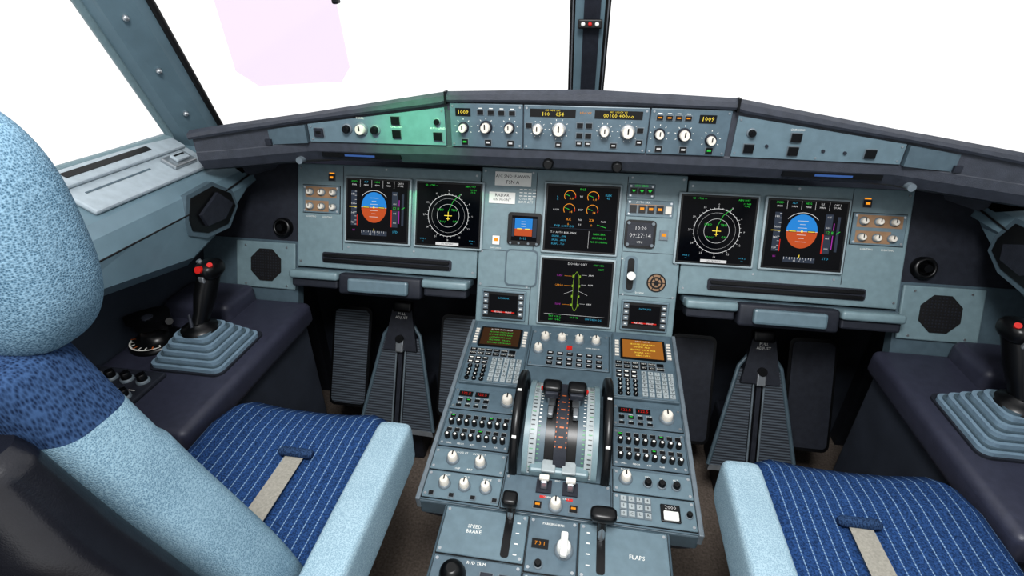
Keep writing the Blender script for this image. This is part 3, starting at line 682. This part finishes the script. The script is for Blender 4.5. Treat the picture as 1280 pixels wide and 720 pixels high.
# ------------------------------------------------------------ consoles
for s in (-1,1):
    def X(a,b): return sorted((s*a,s*b))
    k=MB('side_console')
    k.box(*X(.705,1.045),.60,1.100,.57,.635,CONS,bev=.018,seg=4)
    k.box(*X(.86,1.045),-.30,.64,.57,.635,CONS,bev=.018,seg=4)
    k.box(*X(.725,1.045),.62,1.09,.0,.58,FOOT,bev=.01)
    k.box(*X(.875,1.045),-.30,.62,.0,.58,FOOT,bev=.01)
    k.box(*X(.86,1.045),.97,1.10,.60,.68,CONS,bev=.02,seg=4)
    k.rrect(*X(.742,.922),.765,.94,.02,.635,.640,DARK)
    k.box(*X(.86,1.035),.58,.755,.635,.645,DARK,bev=.003)
    for i in range(4):
        k.knob(s*(.885+.038*i),.72,.010,.02,BLACK,z=.645)
        k.knob(s*(.885+.038*i),.67,.010,.02,BLACK,z=.645)
    k.box(*X(.88,1.02),.60,.64,.645,.66,BLACK,bev=.004)
    for i in range(5): k.rect(min(s*(.88+.03*i),s*(.895+.03*i)),max(s*(.88+.03*i),s*(.895+.03*i)),.69,.692,.6455,WHITE)
    k.M=frame((s*.722,.86,.40),(0,-s,0),(0,0,1),(-s,0,0));k.lathe(0,0,[(.035,0),(.035,.006),(.026,.008),(.024,.002)],BLACK,24)
    k.out()
    st=MB('sidestick');bx,by=s*.832,.850
    for i in range(5):
        w=.086-.0105*i;h=.080-.0098*i;z=.640+.0125*i
        st.rrect(bx-w,bx+w,by-h,by+h,.018,z,z+.0085,BOOT,bev=.004);st.rrect(bx-w+.007,bx+w-.007,by-h+.007,by+h-.007,.014,z+.0085,z+.0125,PANEL2)
    top=.7025
    st.lathe(bx,by,[(.040,0),(.038,.006),(.026,.010),(.018,.018)],BLACK,24,z=top-.004)
    P=[(bx,by,top),(bx-s*.005,by+.016,top+.03),(bx-s*.010,by+.034,top+.065),(bx-s*.014,by+.052,top+.095),(bx-s*.016,by+.060,top+.112)]
    st.tube(P,[.016,.0165,.022,.021,.023],BLACK,16,1.15)
    hx,hy,hz=bx-s*.017,by+.062,top+.118
    st.sell((hx,hy,hz),(.026,.032,.020),BLACK,.7,24,14)
    st.tube([(hx,hy-.02,hz+.008),(hx,hy-.034,hz+.014)],[.009,.008],RED,14)
    st.tube([(hx+s*.014,hy,hz+.010),(hx+s*.018,hy-.004,hz+.022)],[.007,.006],METAL,12)
    st.tube([(hx-s*.014,hy-.010,hz+.010),(hx-s*.018,hy-.016,hz+.020)],[.006,.006],RED,12)
    st.box(hx-.007,hx+.007,hy-.034,hy-.022,hz-.02,hz-.004,METAL,bev=.003)
    st.tube([(bx,by-.02,top+.01),(bx+s*.016,by+.0,top+.03)],[.004,.004],DARK)
    st.out()
    ti=MB('nosewheel_tiller');tx,ty=s*.975,.865
    ti.lathe(tx,ty,[(.058,0),(.058,.008),(.048,.014),(.030,.018),(.026,.045),(.034,.050)],BLACK,28,z=.635)
    ti.ring(tx,ty-.004,.050,.004,.6495,WHITE,a0=200,a1=320)
    for k2 in range(8):
        t2=math.radians(200+k2*17);ti.line(tx+.043*math.cos(t2),ty+.043*math.sin(t2),tx+.054*math.cos(t2),ty+.054*math.sin(t2),.003,.6500,ORG if k2%3==0 else WHITE)
    half=[(tx-.056+.112*i/12,ty+.050*math.sin(math.pi*i/12)) for i in range(13)]
    ti.prism([(tx-.056,ty-.012)]+half+[(tx+.056,ty-.012)],.682,.706,BLACK,bev=.007)
    ti.tube([(tx+s*-.05,ty-.004,.70),(tx+s*-.075,ty-.02,.715)],[.010,.008],BLACK);ti.cyl(tx,ty-.002,.012,.704,.709,DARK,14)
    ti.out()
# ------------------------------------------------------------ room shell
fl=MB('floor');fl.box(-1.15,1.15,-.9,1.55,-.05,0,BRN);fl.out()
fw=MB('wall_front');fw.box(-1.15,1.15,1.49,1.53,0,.96,FOOT);fw.out()
cf=MB('cable_tray');cf.box(-.9,.9,1.26,1.485,.60,.66,FOOT,bev=.004)
for x in (-.95,.0,.95): cf.box(x-.02,x+.02,1.44,1.485,0,.7,DARK)
cf.out()
for s in (-1,1):
    def X(a,b): return sorted((s*a,s*b))
    w=MB('wall_left' if s<0 else 'wall_right');w.box(*X(1.05,1.12),-.9,1.485,0,.96,WALLD);w.out()
    w=MB('window_ledge')
    secs=[(-.6,.89),(.2,.89),(.62,.875),(.80,.84),(.93,.815),(1.05,.845),(1.17,.90),(1.20,.92)]
    R=[]
    for y,zb in secs:
        pts=[(1.045,1.058),(.992,1.056),(.880,.992),(.862,.97),(.852,.935),(.862,zb+.022),(.885,zb),(1.045,zb+.03)]
        R.append([(s*px,y,pz) for px,pz in pts])
    if s<0:R=[r[::-1] for r in R]
    w.loft(R,WALLM,smooth=False)
    w.tube([(s*.853,-.5,.935),(s*.853,.98,.935),(s*.853,1.18,.955)],.002,RUB,6)
    w.M=frame((s*.856,1.02,.925),(0,-s,0),(0,0,1),(-s,0,0))
    oc=[(-.085,.000),(-.060,.046),(.020,.050),(.075,.012),(.080,-.025),(.035,-.060),(-.040,-.054),(-.085,-.030)]
    w.prism([(a*1.08,b_*1.1) for a,b_ in oc],-.012,.004,PANEL2,bev=.003);w.prism([(a*.94,b_*.9) for a,b_ in oc],.004,.006,BLACK)
    w.prism([(-.05,.0),(.02,.03),(.06,-.01),(.02,-.035),(-.04,-.03)],.006,.014,DARK,bev=.004)
    sl=Vector((-.112,0,-.064)).normalized()
    w.M=frame((s*.992,.90,1.056),(0,1,0),(s*sl.x,0,sl.z),(Vector((0,1,0)).cross(Vector((s*sl.x,0,sl.z)))))
    k=1 if w.M.col[2][2]>0 else -1
    def bx(a0,a1,b0,b1,h0,h1,m,bev=0): w.box(a0,a1,b0,b1,min(k*h0,k*h1),max(k*h0,k*h1),m,bev)
    bx(-.13,.205,.004,.120,0,.012,SILVER,.005);bx(-.12,.195,.008,.052,.012,.022,SILVER,.004)
    bx(-.10,.11,.020,.034,.022,.0235,BLACK)
    bx(.10,.17,.062,.100,.012,.022,METAL,.003);bx(.115,.155,.070,.092,.022,.030,SILVER,.003);bx(.12,.15,.076,.080,.030,.031,BLACK)
    bx(-.10,.06,.070,.074,.012,.013,PANEL2)
    w.M=Matrix.Identity(4);w.out()
    w=MB('window_pillar')
    def W1(z): q=(z-1.078)/.272;return Vector((s*(.97-.07*q),1.09-.185*q,z))
    def W2(z): q=(z-1.09)/.259;return Vector((s*(.905-.083*q),1.185-.20*q,z))
    R=[]
    for z in (1.0,1.10,1.30,1.50,1.70):
        a=W1(z);b=W2(z);o=Vector((s*.03,.03,0))
        R.append([a,a*.75+b*.25+Vector((-s*.010,-.010,0)),a*.25+b*.75+Vector((-s*.010,-.010,0)),b,b+o,a+o])
    if s<0:R=[r[::-1] for r in R]
    w.loft(R,WALLM,smooth=False)
    off=Vector((s*.012,.014,0))
    w.tube([W2(1.0),W2(1.2),W2(1.5),W2(1.7)],.0075,RUB,8);w.tube([W1(1.07),W1(1.2),W1(1.5),W1(1.7)],.008,PANEL,8)
    w.tube([W2(1.0)+off,W2(1.7)+off],.006,METAL,8)
    for z in (1.12,1.22,1.32,1.42):
        m=W1(z)*.5+W2(z)*.5+Vector((-s*.012,-.012,0));w.sell(m,(.006,.006,.006),METAL,1,12,8)
    w.tube([W1(1.066),(s*.99,.8,1.066),(s*1.0,.2,1.066),(s*1.0,-.6,1.066)],.009,PANEL,8)
    w.tube([W1(1.62),(s*.86,.3,1.64),(s*.88,-.6,1.64)],.03,WALLM,8)
    w.tube([W1(1.70),W2(1.70),(s*.3,1.16,1.66),(0,1.20,1.66)],.03,WALLM,8)
    w.out()
    gl=MB('window_1' if s<0 else 'window_2');a=W2(1.05);b=W2(1.66)
    gl.add([a+off,(0,1.55,1.05),(0,1.25,1.66),b+off],[(0,1,2,3)],GLASS);gl.out()
    gl=MB('window_3' if s<0 else 'window_4')
    gl.add([W1(1.07),(s*1.0,-.6,1.07),(s*.87,-.6,1.64),W1(1.64)],[(0,1,2,3)],GLASS);gl.out()
cp=MB('window_center_post')
def post(x0,x1,o,th,m):
    def yy(z): return 1.505-(z-1.05)*.49
    vs=[(x,yy(z)+o+k,z) for z in (1.03,1.68) for k in (0,th) for x in (x0-.01,x1-.01)]
    cp.add(vs,[(0,2,3,1),(4,5,7,6),(0,1,5,4),(2,6,7,3),(0,4,6,2),(1,3,7,5)],m)
post(-.047,.047,0,.03,RUB);post(-.034,.034,-.010,.03,WALLM);post(-.014,.024,-.014,.03,DARK);post(-.041,-.038,-.012,.02,METAL);post(.040,.043,-.012,.02,METAL)
cp.out()
al=MB('eye_alignment_gauge',frame((-.008,1.362,1.300),(1,0,0),(0,0,1),(0,-1,0)))
al.box(-.028,.028,-.010,.010,-.01,.012,BLACK,bev=.003)
for x,m in ((-.016,WHITE),(0,RED),(.016,WHITE)): al.sell((x,0,.015),(.005,.005,.005),m,1,12,8)
al.out()
v=MB('sun_visor',frame((-.598,1.02,1.289),(1,0,0),(0,-.12,.993),(0,-.993,-.12)))
v.prism([(-.108,.25),(.130,.25),(.134,-.055),(.112,-.082),(-.070,-.094),(-.112,-.066)],0,.003,VIS)
v.box(.128,.140,.055,.13,-.004,.012,BLACK,bev=.003);v.tube([(.134,.10,0),(.134,.30,0)],.005,BLACK,8)
v.out()
# ------------------------------------------------------------ seats
def catmull(P,k=5):
    out=[]
    for i in range(len(P)-1):
        p0=P[max(i-1,0)];p1=P[i];p2=P[i+1];p3=P[min(i+2,len(P)-1)]
        for j in range(k):
            t=j/k
            out.append(tuple(.5*(2*b+(c-a)*t+(2*a-5*b+4*c-d)*t*t+(3*b-a-3*c+d)*t**3) for a,b,c,d in zip(p0,p1,p2,p3)))
    out.append(P[-1]);return out
def seat(s,cx,rec,yb):
    q=MB('pilot_seat')
    q.box(cx-.15,cx+.15,.30,.62,.0,.10,DARK,bev=.02);q.box(cx-.09,cx+.09,.37,.56,.10,.50,DARK,bev=.02)
    q.M=Matrix.Translation((cx,0,.1485))@Matrix.Diagonal((.89,.89,.89,1))
    q.box(-.19,.19,.30,.76,.38,.455,GLOSS,bev=.02)
    R=[]
    for y,zt,hw in ((.27,.515,.16),(.30,.535,.185),(.45,.528,.20),(.62,.530,.20),(.74,.535,.198),(.80,.528,.19),(.835,.505,.18),(.84,.46,.17)):
        R.append([(-hw,y,.45),(-hw-.004,y,zt-.035),(-hw+.004,y,zt-.012),(-hw+.03,y,zt+.002),(-.08,y,zt-.008),(0,y,zt-.011),(.08,y,zt-.008),(hw-.03,y,zt+.002),(hw-.004,y,zt-.012),(hw+.004,y,zt-.035),(hw,y,.45)])
    q.loft(R,PIN)
    bx=-s*.045
    q.add([(bx-.022,.44,.532),(bx+.022,.44,.532),(bx+.020,.675,.532),(bx-.020,.675,.532)],[(0,1,2,3)],STRAP)
    q.tube([(bx-.036,.678,.534),(bx-.03,.678,.535),(bx+.03,.678,.535),(bx+.036,.678,.534)],[.006,.010,.010,.006],DENIM,12)
    def arm(a,b,y0,y1,zt,th):
        R=[]
        a,b=min(a,b),max(a,b)
        for y,k in ((y0,.8),(y0+.02,1),(y0+(y1-y0)*.5,1.03),(y1-.02,1),(y1-.006,.95),(y1,.85)):
            m=(a+b)/2;hw=(b-a)/2*k;hh=th/2*k;zc=zt-th/2;ring=[]
            for i in range(32):
                t=2*math.pi*i/32;ct,sn=math.cos(t),math.sin(t)
                ring.append((m+hw*math.copysign(abs(ct)**.3,ct),y,zc+hh*math.copysign(abs(sn)**.3,sn)))
            R.append(ring[::-1])
        q.loft(R,SHEEP)
    arm(-s*.222,-s*.292,.30,.715,.622,.105)
    arm(s*.225,s*.285,.30,.60,.610,.09)
    q.box(min(-s*.232,-s*.282),max(-s*.232,-s*.282),.28,.40,.46,.53,DARK,bev=.01)
    def Yc(z): return yb-(z-.62)*rec
    def back(z,hw,y0,y1,n=64,e=.5):
        m=(y0+y1)/2;hd=(y1-y0)/2;ring=[]
        for i in range(n):
            t=2*math.pi*i/n;ct,sn=math.cos(t),math.sin(t)
            ring.append((hw*math.copysign(abs(ct)**e,ct),Yc(z)+m+hd*math.copysign(abs(sn)**e,sn),z))
        return ring
    prof=catmull([(.50,.205),(.56,.216),(.66,.204),(.76,.174),(.84,.147),(.90,.130),(.945,.117),(.985,.106),(1.02,.096),(1.045,.085),(1.06,.05)])
    n=len(prof);k=next(i for i,p in enumerate(prof) if p[0]>.955)
    q.loft([back(z,h,-.05,.055 if z<.9 else .050) for z,h in prof],LBLUE,split=(k,DENIM))
    ps=[p for p in prof if p[0]<=.99]
    q.loft([back(z,(h-.012)*(1 if z<.97 else 1-(z-.97)*8),-.13+.10*max(0,(z-.86))*2,-.035,e=.72) for z,h in ps],GLOSS)
    q.loft([back(z,h-.05,.03,.062) for z,h in ps],PIN)
    zc=1.160
    q.tube([(-.05,Yc(1.02),1.0),(-.05,Yc(1.1),1.1)],.008,METAL,10);q.tube([(.05,Yc(1.02),1.0),(.05,Yc(1.1),1.1)],.008,METAL,10)
    q.sell((0,Yc(zc)+.055,zc),(.130,.064,.134),HEAD,.72,64,40)
    return q.out()
seat(-1,-.519,.15,.385);seat(1,.522,.55,.295)
# ------------------------------------------------------------ light
wd=bpy.data.worlds.new('sky');scn.world=wd;wd.use_nodes=True
bg=wd.node_tree.nodes['Background'];bg.inputs[0].default_value=(1,1,1,1);bg.inputs[1].default_value=1.0
def area(name,loc,tgt,size,en,col=(1,1,1)):
    l=bpy.data.lights.new(name,'AREA');l.energy=en;l.size=size;l.color=col
    o=bpy.data.objects.new(name,l);COL.objects.link(o);o.location=loc
    o.rotation_euler=(Vector(tgt)-Vector(loc)).to_track_quat('-Z','Y').to_euler();return o
area('fill_light',(0,-.1,2.1),(0,1.0,.6),.4,26)  # unseen fill light added overhead to brighten the cockpit, not a fixture
l=bpy.data.lights.new('green_tint_spot','SPOT');l.energy=75;l.color=(.05,1,.3);l.spot_size=math.radians(15);l.spot_blend=1;l.shadow_soft_size=.03  # added spot without a fixture, throws the green tint on the left glareshield
o=bpy.data.objects.new('green_tint_fill',l);COL.objects.link(o);o.location=(-.35,.3,1.75);o.rotation_euler=(Vector((-.36,1.08,1.10))-o.location).to_track_quat('-Z','Y').to_euler()
# ------------------------------------------------------------ camera
cam=bpy.data.cameras.new('camera');cam.sensor_width=36;cam.lens=18;cam.clip_start=.02
co=bpy.data.objects.new('camera',cam);COL.objects.link(co);co.location=(.015,0,1.35)
co.rotation_euler=(math.radians(90-29.4),0,math.radians(8.7));scn.camera=co
